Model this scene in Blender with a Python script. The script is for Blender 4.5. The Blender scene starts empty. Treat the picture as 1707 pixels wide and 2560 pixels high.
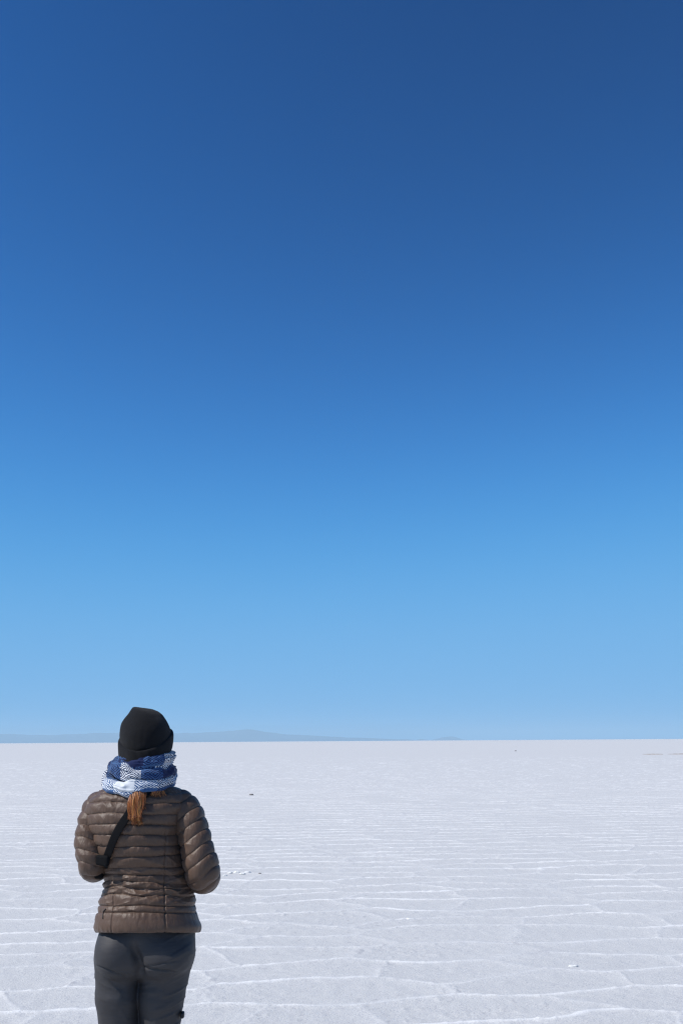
import bpy, math
import numpy as np
from math import radians, sin, cos, pi

scene = bpy.context.scene

# ------------------------------------------------------------------ camera
CAM = np.array([0.0, 0.0, 1.58])
PITCH, ROLL = math.atan(572.5 / 2489.0), 0.0064
cd = bpy.data.cameras.new('camera')
cam = bpy.data.objects.new('camera', cd)
scene.collection.objects.link(cam)
cam.location = CAM
cam.rotation_mode = 'XYZ'
cam.rotation_euler = (radians(90) + PITCH, ROLL, 0)
cd.sensor_fit = 'VERTICAL'
cd.sensor_height = 36
cd.lens = 35
cd.clip_start = 0.1
cd.clip_end = 200000
scene.camera = cam

# ------------------------------------------------------------------ sun, sky, exposure
SUN_EL = radians(47)
SUN_AZ = radians(180 + 70)          # compass from +Y clockwise: behind the camera, to its left
sd = np.array([math.sin(SUN_AZ) * cos(SUN_EL), math.cos(SUN_AZ) * cos(SUN_EL), sin(SUN_EL)])
sl = bpy.data.lights.new('sun', 'SUN')
sl.energy = 4.8
sl.angle = radians(0.55)
sl.color = (1.0, 0.965, 0.91)
so = bpy.data.objects.new('sun', sl)
scene.collection.objects.link(so)
import mathutils
so.rotation_euler = mathutils.Vector(sd).to_track_quat('Z', 'Y').to_euler()

world = bpy.data.worlds.new('World')
scene.world = world
world.use_nodes = True
nt = world.node_tree
nt.nodes.clear()
sky = nt.nodes.new('ShaderNodeTexSky')
sky.sky_type = 'NISHITA'
sky.sun_disc = False
sky.sun_elevation = SUN_EL
sky.sun_rotation = SUN_AZ
sky.altitude = 3650
sky.air_density = 1.0
sky.dust_density = 0.25
sky.ozone_density = 2.0
# thin, dry, polarised high-altitude air: steeper fall-off of each colour towards the zenith
sepc = nt.nodes.new('ShaderNodeSeparateColor'); comb = nt.nodes.new('ShaderNodeCombineColor')
nt.links.new(sky.outputs[0], sepc.inputs[0])
def wm(op, a, b):
    nd = nt.nodes.new('ShaderNodeMath'); nd.operation = op
    for q, v in enumerate((a, b)):
        if isinstance(v, (int, float)): nd.inputs[q].default_value = v
        else: nt.links.new(v, nd.inputs[q])
    return nd.outputs[0]
for i, (g_, k_, c_, p_) in enumerate(((2.28, 5.50, 0.160, 2.0), (2.02, 7.00, 0.445, 2.0), (1.82, 4.60, 0.81, 3.0))):
    v_ = wm('MULTIPLY', wm('POWER', wm('MULTIPLY', sepc.outputs[i], 0.1), g_), k_)
    v_ = wm('DIVIDE', v_, wm('POWER', wm('ADD', wm('POWER', wm('DIVIDE', v_, c_), p_), 1.0), 1 / p_))   # levels off into the pale band at the horizon
    nt.links.new(wm('MULTIPLY', v_, 10.0), comb.inputs[i])
bg = nt.nodes.new('ShaderNodeBackground'); bg.inputs[1].default_value = 0.10
wo = nt.nodes.new('ShaderNodeOutputWorld')
nt.links.new(comb.outputs[0], bg.inputs[0])
nt.links.new(bg.outputs[0], wo.inputs[0])

scene.view_settings.view_transform = 'Standard'
scene.view_settings.look = 'None'
scene.view_settings.gamma = 1.0
scene.view_settings.exposure = 0.0
scene.cycles.max_bounces = 6
scene.cycles.volume_bounces = 2
scene.cycles.use_denoising = True
scene.cycles.denoising_prefilter = 'NONE'     # keeps the grain of salt and cloth
scene.cycles.use_adaptive_sampling = False
scene.cycles.filter_width = 1.25

# ------------------------------------------------------------------ measuring: photo pixels to metres
R = np.array(mathutils.Euler((radians(90) + PITCH, ROLL, 0), 'XYZ').to_matrix())
FPX = 2489.0
def at(px, py, Y):
    d = R @ np.array([(px - 853.5) / FPX, (1280 - py) / FPX, -1.0])
    return CAM + d * (Y / d[1])
def proj(P):
    q = (P - CAM) @ R
    return 853.5 + FPX * q[:, 0] / -q[:, 2], 1280 - FPX * q[:, 1] / -q[:, 2]
D = 3.55                                        # the person stands this far off
BASE = np.array([at(368, 2300, D)[0], D, 0.0])
def mz(px, py, dy=0.0):                         # local (x, y, z) of the person
    return at(px, py, D + dy) - BASE
PXM = 1.0 / (at(401, 2100, D)[0] - at(400, 2100, D)[0])

# ------------------------------------------------------------------ numpy noise
def _h(ix, iy, iz, seed):
    n = (ix.astype(np.int64) * 374761393 + iy.astype(np.int64) * 668265263 + iz.astype(np.int64) * 2147483647 + seed * 974634777) & 0xffffffff
    n = ((n ^ (n >> 13)) * 1274126177) & 0xffffffff
    n = ((n ^ (n >> 16)) * 2246822519) & 0xffffffff
    return ((n ^ (n >> 15)) & 0xffffff) / float(0xffffff)
def vn(x, y, z, seed=0):
    x, y, z = np.broadcast_arrays(np.asarray(x, float), np.asarray(y, float), np.asarray(z, float))
    xi, yi, zi = np.floor(x), np.floor(y), np.floor(z)
    fx, fy, fz = x - xi, y - yi, z - zi
    fx = fx * fx * fx * (fx * (fx * 6 - 15) + 10); fy = fy * fy * fy * (fy * (fy * 6 - 15) + 10); fz = fz * fz * fz * (fz * (fz * 6 - 15) + 10)
    r = 0
    for a in (0, 1):
        for b in (0, 1):
            for c in (0, 1):
                w = (fx if a else 1 - fx) * (fy if b else 1 - fy) * (fz if c else 1 - fz)
                r = r + w * _h(xi + a, yi + b, zi + c, seed)
    return r * 2 - 1
def fbm(x, y, z, seed=0, o=3):
    s, a, t = 0, 1.0, 0
    for k in range(o):
        s = s + a * vn(x * 2 ** k, y * 2 ** k, z * 2 ** k, seed + k * 17); t += a; a *= 0.5
    return s / t
def sstep(a, b, x):
    t = np.clip((x - a) / (b - a), 0, 1)
    return t * t * (3 - 2 * t)

# ------------------------------------------------------------------ mesh helpers
def link(name, me, mat, parent=None, smooth=True):
    o = bpy.data.objects.new(name, me)
    scene.collection.objects.link(o)
    if mat: me.materials.append(mat)
    if parent: o.parent = parent
    if smooth: me.polygons.foreach_set('use_smooth', [True] * len(me.polygons))
    me.update()
    return o
def quads(V, Q, name='m'):
    me = bpy.data.meshes.new(name)
    V = np.ascontiguousarray(V, dtype=np.float32); Q = np.ascontiguousarray(Q, dtype=np.int32)
    me.vertices.add(len(V)); me.vertices.foreach_set('co', V.ravel())
    me.loops.add(Q.size); me.loops.foreach_set('vertex_index', Q.ravel())
    me.polygons.add(len(Q)); me.polygons.foreach_set('loop_start', np.arange(0, Q.size, Q.shape[1], dtype=np.int32))
    try: me.polygons.foreach_set('loop_total', np.full(len(Q), Q.shape[1], dtype=np.int32))
    except Exception: pass
    me.update(calc_edges=True); me.validate()
    return me
def grid_faces(n, m, wrap=False, off=0, flip=False):
    i = np.arange(n - 1)[:, None]; j = np.arange(m if wrap else m - 1)[None, :]
    j2 = (j + 1) % m
    Q = np.stack([i * m + j, i * m + j2, (i + 1) * m + j2, (i + 1) * m + j], -1).reshape(-1, 4) + off
    return Q[:, ::-1] if flip else Q
def grid_normals(P):
    du = np.roll(P, -1, 1) - np.roll(P, 1, 1)
    dv = np.gradient(P, axis=0)
    n = np.cross(du, dv); l = np.linalg.norm(n, axis=-1, keepdims=True)
    return n / np.maximum(l, 1e-9)
def uvmap(me, uv, name='UVMap'):
    lay = me.uv_layers.new(name=name)
    idx = np.empty(len(me.loops), dtype=np.int32); me.loops.foreach_get('vertex_index', idx)
    lay.data.foreach_set('uv', np.ascontiguousarray(uv[idx], dtype=np.float32).ravel())
def attr(me, name, v):
    a = me.attributes.new(name, 'FLOAT', 'POINT'); a.data.foreach_set('value', np.ascontiguousarray(v, dtype=np.float32))
def tag(o, label=None, cat=None, group=None, kind=None):
    if label: o['label'] = label
    if cat: o['category'] = cat
    if group: o['group'] = group
    if kind: o['kind'] = kind
    return o
def cr(pts, t):                                  # Catmull-Rom through rows of pts, t in 0..1
    pts = np.asarray(pts, float); n = len(pts) - 1
    s = np.clip(np.asarray(t) * n, 0, n - 1e-9); i = np.floor(s).astype(int); f = (s - i)[:, None]
    p0 = pts[np.maximum(i - 1, 0)]; p1 = pts[i]; p2 = pts[i + 1]; p3 = pts[np.minimum(i + 2, n)]
    return 0.5 * (2 * p1 + (p2 - p0) * f + (2 * p0 - 5 * p1 + 4 * p2 - p3) * f ** 2 + (3 * p1 - p0 - 3 * p2 + p3) * f ** 3)
def interp_smooth(x, xs, ys):
    xs = np.asarray(xs, float); ys = np.asarray(ys, float); x = np.clip(x, xs[0], xs[-1])
    m = np.gradient(ys, xs)
    i = np.clip(np.searchsorted(xs, x, side='right') - 1, 0, len(xs) - 2)
    h = xs[i + 1] - xs[i]; t = (x - xs[i]) / h
    return (2*t**3-3*t**2+1)*ys[i] + (t**3-2*t**2+t)*h*m[i] + (-2*t**3+3*t**2)*ys[i+1] + (t**3-t**2)*h*m[i+1]

# signed-distance modelling meshed by surface nets
class Field:
    def __init__(s, lo, hi, h):
        s.lo = np.array(lo, float); s.h = h
        s.n = np.ceil((np.array(hi) - s.lo) / h).astype(int) + 1
        s.F = np.full(s.n, 0.2, dtype=np.float32)
    def _box(s, lo, hi):
        a = np.clip(np.floor((np.array(lo) - s.lo) / s.h).astype(int), 0, s.n - 1)
        b = np.clip(np.ceil((np.array(hi) - s.lo) / s.h).astype(int) + 1, 1, s.n)
        ax = [s.lo[k] + s.h * np.arange(a[k], b[k]) for k in range(3)]
        X, Y, Z = np.meshgrid(*ax, indexing='ij')
        return (slice(a[0], b[0]), slice(a[1], b[1]), slice(a[2], b[2])), X, Y, Z
    def _mix(s, sl, d, k, sub=False):
        f = s.F[sl]
        if sub:
            h = np.clip(0.5 - 0.5 * (d + f) / k, 0, 1) if False else np.clip(0.5 - 0.5 * (f + d) / k, 0, 1)
            s.F[sl] = f * (1 - h) + (-d) * h + k * h * (1 - h)
        else:
            h = np.clip(0.5 + 0.5 * (f - d) / k, 0, 1)
            s.F[sl] = f * (1 - h) + d * h - k * h * (1 - h)
    def cap(s, a, b, ra, rb, k=0.01):
        a = np.array(a, float); b = np.array(b, float); m = max(ra, rb) + k + 4 * s.h
        sl, X, Y, Z = s._box(np.minimum(a, b) - m, np.maximum(a, b) + m)
        ab = b - a; L2 = max(ab @ ab, 1e-12)
        t = np.clip(((X - a[0]) * ab[0] + (Y - a[1]) * ab[1] + (Z - a[2]) * ab[2]) / L2, 0, 1)
        d = np.sqrt((X - a[0] - t * ab[0]) ** 2 + (Y - a[1] - t * ab[1]) ** 2 + (Z - a[2] - t * ab[2]) ** 2) - (ra + (rb - ra) * t)
        s._mix(sl, d, k)
    def chain(s, pts, rs, k=0.01):
        for i in range(len(pts) - 1): s.cap(pts[i], pts[i + 1], rs[i], rs[i + 1], k)
    def ell(s, c, r, k=0.01, sub=False):
        c = np.array(c, float); r = np.array(r, float); m = r + k + 4 * s.h
        sl, X, Y, Z = s._box(c - m, c + m)
        q = np.sqrt(((X - c[0]) / r[0]) ** 2 + ((Y - c[1]) / r[1]) ** 2 + ((Z - c[2]) / r[2]) ** 2)
        g = np.sqrt(((X - c[0]) / r[0] ** 2) ** 2 + ((Y - c[1]) / r[1] ** 2) ** 2 + ((Z - c[2]) / r[2] ** 2) ** 2)
        d = np.where(g > 1e-6, q * (q - 1) / np.maximum(g, 1e-6), -min(r))
        s._mix(sl, d, k, sub)
    def mesh(s):
        F = s.F; N = np.array(F.shape); c = N - 1
        ins = F < 0
        cnt = np.zeros(c, np.float32); acc = np.zeros((*c, 3), np.float32)
        corners = [(a, b, d) for a in (0, 1) for b in (0, 1) for d in (0, 1)]
        def cs(o): return F[o[0]:o[0] + c[0], o[1]:o[1] + c[1], o[2]:o[2] + c[2]]
        tot = np.zeros(c, np.int8)
        for o in corners: tot += (cs(o) < 0)
        act = np.argwhere((tot > 0) & (tot < 8))
        vals = {o: F[act[:, 0] + o[0], act[:, 1] + o[1], act[:, 2] + o[2]] for o in corners}
        P = np.zeros((len(act), 3)); n = np.zeros(len(act))
        for o in corners:
            for ax in range(3):
                if o[ax]: continue
                o2 = list(o); o2[ax] = 1; o2 = tuple(o2)
                f1, f2 = vals[o], vals[o2]
                cross = (f1 < 0) != (f2 < 0)
                t = np.where(cross, f1 / np.where(cross, f1 - f2, 1), 0)
                p = np.tile(np.array(o, float), (len(act), 1)); p[:, ax] = t
                P[cross] += p[cross]; n[cross] += 1
        V = s.lo + s.h * (act + P / n[:, None])
        idx = -np.ones(c, np.int64); idx[act[:, 0], act[:, 1], act[:, 2]] = np.arange(len(act))
        Q = []
        for ax in range(3):
            b1, b2 = (ax + 1) % 3, (ax + 2) % 3
            sl1 = [slice(None)] * 3; sl2 = [slice(None)] * 3
            sl1[ax] = slice(0, -1); sl2[ax] = slice(1, None)
            A = ins[tuple(sl1)]; B = ins[tuple(sl2)]
            e = np.argwhere(A != B)
            ok = (e[:, b1] > 0) & (e[:, b2] > 0) & (e[:, b1] < c[b1]) & (e[:, b2] < c[b2])
            e = e[ok]
            def g(d1, d2):
                q = e.copy(); q[:, b1] += d1; q[:, b2] += d2
                return idx[q[:, 0], q[:, 1], q[:, 2]]
            quad = np.stack([g(-1, -1), g(0, -1), g(0, 0), g(-1, 0)], 1)
            fl = ~ins[e[:, 0], e[:, 1], e[:, 2]]
            quad[fl] = quad[fl][:, ::-1]
            Q.append(quad)
        Q = np.concatenate(Q); Q = Q[(Q >= 0).all(1)]
        return V, Q
def vert_normals(V, Q):
    n = np.cross(V[Q[:, 2]] - V[Q[:, 0]], V[Q[:, 3]] - V[Q[:, 1]])
    N = np.zeros_like(V)
    for k in range(4): np.add.at(N, Q[:, k], n)
    return N / np.maximum(np.linalg.norm(N, axis=1, keepdims=True), 1e-12)
def relax(V, Q, it=2, f=0.5):
    E = np.concatenate([Q[:, [0, 1]], Q[:, [1, 2]], Q[:, [2, 3]], Q[:, [3, 0]]])
    for _ in range(it):
        A = np.zeros_like(V); c = np.zeros(len(V))
        np.add.at(A, E[:, 0], V[E[:, 1]]); np.add.at(c, E[:, 0], 1)
        np.add.at(A, E[:, 1], V[E[:, 0]]); np.add.at(c, E[:, 1], 1)
        V = V * (1 - f) + f * A / np.maximum(c, 1)[:, None]
    return V

# ------------------------------------------------------------------ materials
class NT:
    def __init__(s, name):
        s.m = bpy.data.materials.new(name); s.m.use_nodes = True
        s.t = s.m.node_tree; s.p = s.t.nodes['Principled BSDF']
    def n(s, typ, **k):
        nd = s.t.nodes.new(typ)
        for a, v in k.items():
            if hasattr(nd, a): setattr(nd, a, v)
        return nd
    def l(s, a, b): s.t.links.new(a, b)
    def math(s, op, a, b=None, c=None):
        nd = s.t.nodes.new('ShaderNodeMath'); nd.operation = op
        for i, v in enumerate((a, b, c)):
            if v is None: continue
            if isinstance(v, (int, float)): nd.inputs[i].default_value = v
            else: s.l(v, nd.inputs[i])
        return nd.outputs[0]
    def mix(s, f, a, b):
        nd = s.t.nodes.new('ShaderNodeMix'); nd.data_type = 'RGBA'
        for sock, v in ((nd.inputs[0], f), (nd.inputs[6], a), (nd.inputs[7], b)):
            if isinstance(v, (int, float)): sock.default_value = v
            elif isinstance(v, tuple): sock.default_value = (*v, 1)
            else: s.l(v, sock)
        return nd.outputs[2]
    def noise(s, vec, scale, detail=3, rough=0.55):
        nd = s.t.nodes.new('ShaderNodeTexNoise'); nd.inputs['Scale'].default_value = scale
        nd.inputs['Detail'].default_value = detail; nd.inputs['Roughness'].default_value = rough
        if vec: s.l(vec, nd.inputs['Vector'])
        return nd.outputs[0]
    def ramp(s, f, stops, const=False):
        nd = s.t.nodes.new('ShaderNodeValToRGB'); cr_ = nd.color_ramp
        if const: cr_.interpolation = 'CONSTANT'
        while len(cr_.elements) < len(stops): cr_.elements.new(0.5)
        for e, (p, c) in zip(cr_.elements, stops): e.position = p; e.color = (*c, 1)
        s.l(f, nd.inputs[0]); return nd.outputs[0]
    def bump(s, h, strength, dist, nrm=None):
        nd = s.t.nodes.new('ShaderNodeBump'); nd.inputs['Strength'].default_value = strength
        nd.inputs['Distance'].default_value = dist; s.l(h, nd.inputs['Height'])
        if nrm: s.l(nrm, nd.inputs['Normal'])
        return nd.outputs[0]
    def obj(s, sc=None):
        tc = s.t.nodes.new('ShaderNodeTexCoord').outputs['Object']
        if sc is None: return tc
        mp = s.t.nodes.new('ShaderNodeMapping'); mp.inputs['Scale'].default_value = sc
        s.l(tc, mp.inputs[0]); return mp.outputs[0]
    def col(s, c):
        if isinstance(c, tuple): s.p.inputs['Base Color'].default_value = (*c, 1)
        else: s.l(c, s.p.inputs['Base Color'])
    def rough(s, r, spec=0.5):
        s.p.inputs['Roughness'].default_value = r; s.p.inputs['Specular IOR Level'].default_value = spec

def mat_jacket():
    t = NT('jacket nylon'); o = t.obj()
    f = t.noise(o, 9, 3)
    t.col(t.mix(f, (0.076, 0.043, 0.027), (0.104, 0.061, 0.039)))
    t.rough(0.50, 0.36)
    t.p.inputs['Sheen Weight'].default_value = 0.08
    cr1 = t.math('ABSOLUTE', t.math('SUBTRACT', t.noise(t.obj((95, 95, 60)), 1.0, 4, 0.65), 0.5))
    b1 = t.bump(t.noise(t.obj((60, 60, 25)), 1.0, 3), 0.5, 0.006)
    t.l(t.bump(cr1, 0.22, -0.006, b1), t.p.inputs['Normal'])
    return t.m
def mat_trousers():
    t = NT('trouser softshell'); o = t.obj()
    t.col(t.mix(t.noise(o, 30, 3), (0.031, 0.029, 0.031), (0.039, 0.037, 0.039)))
    t.rough(0.62, 0.4)
    b = t.bump(t.noise(o, 900, 2), 0.2, 0.001)
    t.l(t.bump(t.noise(t.obj((14, 14, 60)), 1.0, 3), 0.25, 0.006, b), t.p.inputs['Normal'])
    return t.m
def mat_knit():
    t = NT('black knit')
    uv = t.n('ShaderNodeUVMap').outputs[0]
    sep = t.n('ShaderNodeSeparateXYZ'); t.l(uv, sep.inputs[0])
    rib = t.math('ABSOLUTE', t.math('SINE', t.math('MULTIPLY', sep.outputs[0], 2 * pi * 70)))
    st = t.math('ABSOLUTE', t.math('SINE', t.math('MULTIPLY', sep.outputs[1], 2 * pi * 28)))
    h = t.math('ADD', rib, t.math('MULTIPLY', st, 0.4))
    o = t.obj()
    fz = t.noise(o, 55, 5, 0.7)
    c = t.mix(fz, (0.004, 0.004, 0.005), (0.013, 0.013, 0.015))
    t.col(c); t.rough(0.95, 0.15)
    t.p.inputs['Sheen Weight'].default_value = 0.06
    t.p.inputs['Sheen Roughness'].default_value = 0.5
    t.l(t.bump(fz, 0.35, 0.004, t.bump(h, 0.6, 0.0022)), t.p.inputs['Normal'])
    return t.m
def mat_plain(name, c, rough=0.6, spec=0.4, bs=400, bstr=0.2):
    t = NT(name); o = t.obj()
    t.col(t.mix(t.noise(o, 40, 3), tuple(x * 0.85 for x in c), tuple(min(1, x * 1.15) for x in c)))
    t.rough(rough, spec)
    t.l(t.bump(t.noise(o, bs, 2), bstr, 0.001), t.p.inputs['Normal'])
    return t.m
def mat_scarf():
    # woven check: warp colour by u, weft colour by v; concentric diamonds pick which of the two shows
    t = NT('checked scarf weave')
    uv = t.n('ShaderNodeUVMap').outputs[0]
    sep = t.n('ShaderNodeSeparateXYZ'); t.l(uv, sep.inputs[0])
    u, v = sep.outputs[0], sep.outputs[1]
    W, N, B = (0.66, 0.68, 0.70), (0.006, 0.012, 0.058), (0.045, 0.105, 0.235)
    seq = [(0.0, W), (0.25, B), (0.5, N), (0.75, B)]
    warp = t.ramp(t.math('FRACT', t.math('MULTIPLY', u, 1 / 0.31)), seq, True)
    weft = t.ramp(t.math('FRACT', t.math('MULTIPLY', v, 1 / 0.26)), [(0.0, W), (0.24, B), (0.5, N), (0.76, B)], True)
    k = 1 / 0.050
    du = t.math('ABSOLUTE', t.math('SUBTRACT', t.math('FRACT', t.math('MULTIPLY', u, k)), 0.5))
    dv = t.math('ABSOLUTE', t.math('SUBTRACT', t.math('FRACT', t.math('MULTIPLY', v, k)), 0.5))
    sm = t.math('FRACT', t.math('MULTIPLY', t.math('ADD', du, dv), 4.5))
    w = t.math('GREATER_THAN', sm, 0.5)
    c = t.mix(w, warp, weft)
    nz = t.noise(uv, 500, 2)
    t.col(t.mix(t.math('MULTIPLY', nz, 0.08), c, (0.10, 0.16, 0.30)))
    t.rough(0.9, 0.15)
    t.p.inputs['Sheen Weight'].default_value = 0.15
    h = t.math('ADD', t.math('MULTIPLY', sm, 0.5), nz)
    t.l(t.bump(h, 0.4, 0.0015), t.p.inputs['Normal'])
    return t.m
def mat_hair():
    t = NT('red hair'); uv = t.n('ShaderNodeUVMap').outputs[0]
    sep = t.n('ShaderNodeSeparateXYZ'); t.l(uv, sep.inputs[0])
    t.col(t.ramp(sep.outputs[0], [(0.0, (0.10, 0.026, 0.007)), (0.5, (0.33, 0.105, 0.024)), (1.0, (0.56, 0.25, 0.070))]))
    t.rough(0.38, 0.5)
    return t.m
def mat_salt():
    t = NT('salt crust')
    geo = t.n('ShaderNodeNewGeometry').outputs['Position']
    rd = t.n('ShaderNodeAttribute', attribute_name='ridge').outputs['Fac']
    dk = t.n('ShaderNodeAttribute', attribute_name='shade_flecks').outputs['Fac']
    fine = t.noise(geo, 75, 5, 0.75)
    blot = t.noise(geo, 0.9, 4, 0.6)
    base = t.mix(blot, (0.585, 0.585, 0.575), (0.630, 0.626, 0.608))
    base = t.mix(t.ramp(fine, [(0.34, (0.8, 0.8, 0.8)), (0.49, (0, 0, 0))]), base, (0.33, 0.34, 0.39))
    base = t.mix(t.ramp(t.noise(geo, 26, 4, 0.7), [(0.58, (0, 0, 0)), (0.72, (0.6, 0.6, 0.6))]), base, (0.76, 0.76, 0.75))
    base = t.mix(t.math('MULTIPLY', dk, 0.55), base, (0.36, 0.36, 0.38))  # painted ridge shade and scattered dark flecks, mixed into the salt colour
    base = t.mix(rd, base, (0.80, 0.80, 0.79))
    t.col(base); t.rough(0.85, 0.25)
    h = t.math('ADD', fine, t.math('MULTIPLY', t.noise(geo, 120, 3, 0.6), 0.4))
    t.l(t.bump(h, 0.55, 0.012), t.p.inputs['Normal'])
    return t.m
M = dict(jacket=mat_jacket(), trousers=mat_trousers(), knit=mat_knit(), scarf=mat_scarf(), hair=mat_hair(), salt=mat_salt(),
         skin=mat_plain('skin', (0.52, 0.32, 0.24), 0.5), strap=mat_plain('black webbing', (0.006, 0.006, 0.007), 0.85, 0.12),
         bag=mat_plain('black bag cloth', (0.006, 0.006, 0.007), 0.85, 0.12), boot=mat_plain('boot leather', (0.05, 0.035, 0.025), 0.6),
         sole=mat_plain('rubber sole', (0.02, 0.02, 0.02), 0.8), zip=mat_plain('dark zip', (0.012, 0.010, 0.010), 0.6),
         eye=mat_plain('eye white', (0.7, 0.7, 0.7), 0.2), iris=mat_plain('iris', (0.05, 0.07, 0.05), 0.2),
         mount=mat_plain('mountain rock', (0.13, 0.12, 0.125), 0.9, 0.2, 0.01, 0.0), mud=mat_plain('brown mud', (0.30, 0.24, 0.19), 0.9, 0.1, 20, 0.5),
         stone=mat_plain('grey crusted salt', (0.22, 0.21, 0.20), 0.9, 0.1, 60, 0.6), clod=mat_plain('white salt clod', (0.72, 0.72, 0.70), 0.9, 0.2, 60, 0.6))

# ------------------------------------------------------------------ ground: the salt flat as one sheet to the horizon
def ridges(x, y):
    wx = x + 0.20 * vn(x * 1.1, y * 1.1, 0.5, 3) + 0.06 * vn(x * 4, y * 4, 0.5, 4)
    wy = y + 0.16 * vn(x * 1.1, y * 1.1, 9.5, 5) + 0.05 * vn(x * 4, y * 4, 7.5, 6)
    ca, sa = cos(-0.10), sin(-0.10)
    gx = (wx * ca - wy * sa) / 1.18; gy = (wx * sa + wy * ca) / 0.56
    ix, iy = np.floor(gx), np.floor(gy)
    f1 = np.full(x.shape, 9e9); f2 = f1.copy()
    p1x = np.zeros(x.shape); p1y = p1x.copy(); p2x = p1x.copy(); p2y = p1x.copy()
    for a in (-1, 0, 1):
        for b in (-1, 0, 1):
            cx, cy = ix + a, iy + b
            qx = cx + 0.5 + 0.40 * (2 * _h(cx, cy, cx * 0, 11) - 1); qy = cy + 0.5 + 0.32 * (2 * _h(cx, cy, cx * 0, 12) - 1)
            d = (qx - gx) ** 2 + (qy - gy) ** 2
            n1 = d < f1; n2 = (~n1) & (d < f2)
            f2 = np.where(n1, f1, np.where(n2, d, f2)); p2x = np.where(n1, p1x, np.where(n2, qx, p2x)); p2y = np.where(n1, p1y, np.where(n2, qy, p2y))
            f1 = np.where(n1, d, f1); p1x = np.where(n1, qx, p1x); p1y = np.where(n1, qy, p1y)
    ex, ey = p2x - p1x, p2y - p1y
    L = np.sqrt(ex ** 2 + ey ** 2) + 1e-9
    dist = ((0.5 * (p1x + p2x) - gx) * ex + (0.5 * (p1y + p2y) - gy) * ey) / L
    across = np.abs(ey) / L                      # 1 where the edge runs left-right
    return np.abs(dist) * (0.56 * across + 1.18 * (1 - across)), across
def build_ground():
    ys = [2.2]
    while ys[-1] < 26: ys.append(ys[-1] + 0.021)
    while ys[-1] < 120: ys.append(ys[-1] + max(0.021, 0.021 * (ys[-1] / 26) ** 3))
    while ys[-1] < 75000: ys.append(ys[-1] * 1.06)
    back = [-60000, -9000, -1200, -160, -30, -8, -2, 0, 0.8, 1.5, 1.9]
    y = np.array(back + ys)
    cf = np.linspace(-1, 1, 1040)
    co = 1.0 + np.array([0.02, 0.06, 0.15, 0.35, 0.8, 2, 5, 15, 50, 200, 1000, 6000, 20000])
    c = np.concatenate([-co[::-1], cf, co])
    w = 2.4 + 0.48 * np.maximum(y, 2)
    X = c[None, :] * w[:, None]
    X = np.clip(X, -70000, 70000)
    Y = np.repeat(y[:, None], len(c), 1)
    fine = (np.abs(c)[None, :] <= 1.0) & (y[:, None] > 2.1) & (y[:, None] < 130)
    fade = (1 - sstep(0.96, 1.0, np.abs(c))[None, :]) * sstep(2.1, 2.6, y)[:, None] * (1 - sstep(70, 118, y)[:, None])
    Z = np.zeros_like(X); rid = np.zeros_like(X); shade_flecks = np.zeros_like(X)
    m = fine
    x, yy = X[m], Y[m]
    d, ac = ridges(x, yy)
    gate = sstep(-0.55, 0.15, fbm(x * 0.9, yy * 0.9, 2.2, 21, 2))
    wid = 0.017 + 0.007 * vn(x * 2, yy * 2, 1.1, 8)
    brk = 0.55 + 0.45 * sstep(-0.5, 0.3, vn(x * 16, yy * 16, 6.6, 9)); prof = np.exp(-((d + 0.006 * np.abs(vn(x * 30, yy * 30, 4.4, 10))) / wid) ** 2) * brk * (0.35 + 0.65 * ac)
    wide = np.exp(-(d / 0.09) ** 2)
    z = (0.011 * prof * (0.25 + 0.75 * gate) + 0.005 * wide)
    z = z + 0.0040 * fbm(x * 14, yy * 14, 0.3, 31, 3) + 0.0060 * vn(x * 1.3, yy * 1.3, 0.3, 35)
    cl = sstep(0.42, 0.8, vn(x * 22, yy * 22, 0.7, 41)) * sstep(0.0, 0.5, vn(x * 1.7, yy * 1.7, 3.7, 42) + 0.5 * wide)
    z = z + 0.0045 * cl
    Z[m] = z * fade[m]
    rid[m] = np.clip(prof * (0.25 + 0.75 * gate) * (0.25 + 0.75 * ac ** 2) * 1.6 + 0.10 * wide, 0, 1) * fade[m]
    crack_shade = np.exp(-(d / 0.03) ** 2) * (1 - ac) * sstep(0.0, 0.5, vn(x * 14, yy * 14, 5.5, 51)) * sstep(-0.1, 0.3, vn(x * 1.2, yy * 1.2, 8.5, 52))  # shaded sides of ridges running away in depth, painted as darker colour
    shade_flecks[m] = np.clip(crack_shade * 1.3 + 0.8 * sstep(0.62, 0.85, vn(x * 20, yy * 20, 2.7, 53)) * sstep(-0.1, 0.5, vn(x * 0.8, yy * 0.8, 1.7, 54)), 0, 1) * fade[m]
    V = np.stack([X, Y, Z], -1).reshape(-1, 3)
    me = quads(V, grid_faces(*X.shape), 'ground')
    attr(me, 'ridge', rid.ravel()); attr(me, 'shade_flecks', shade_flecks.ravel())
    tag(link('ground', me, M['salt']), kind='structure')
build_ground()

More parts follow.
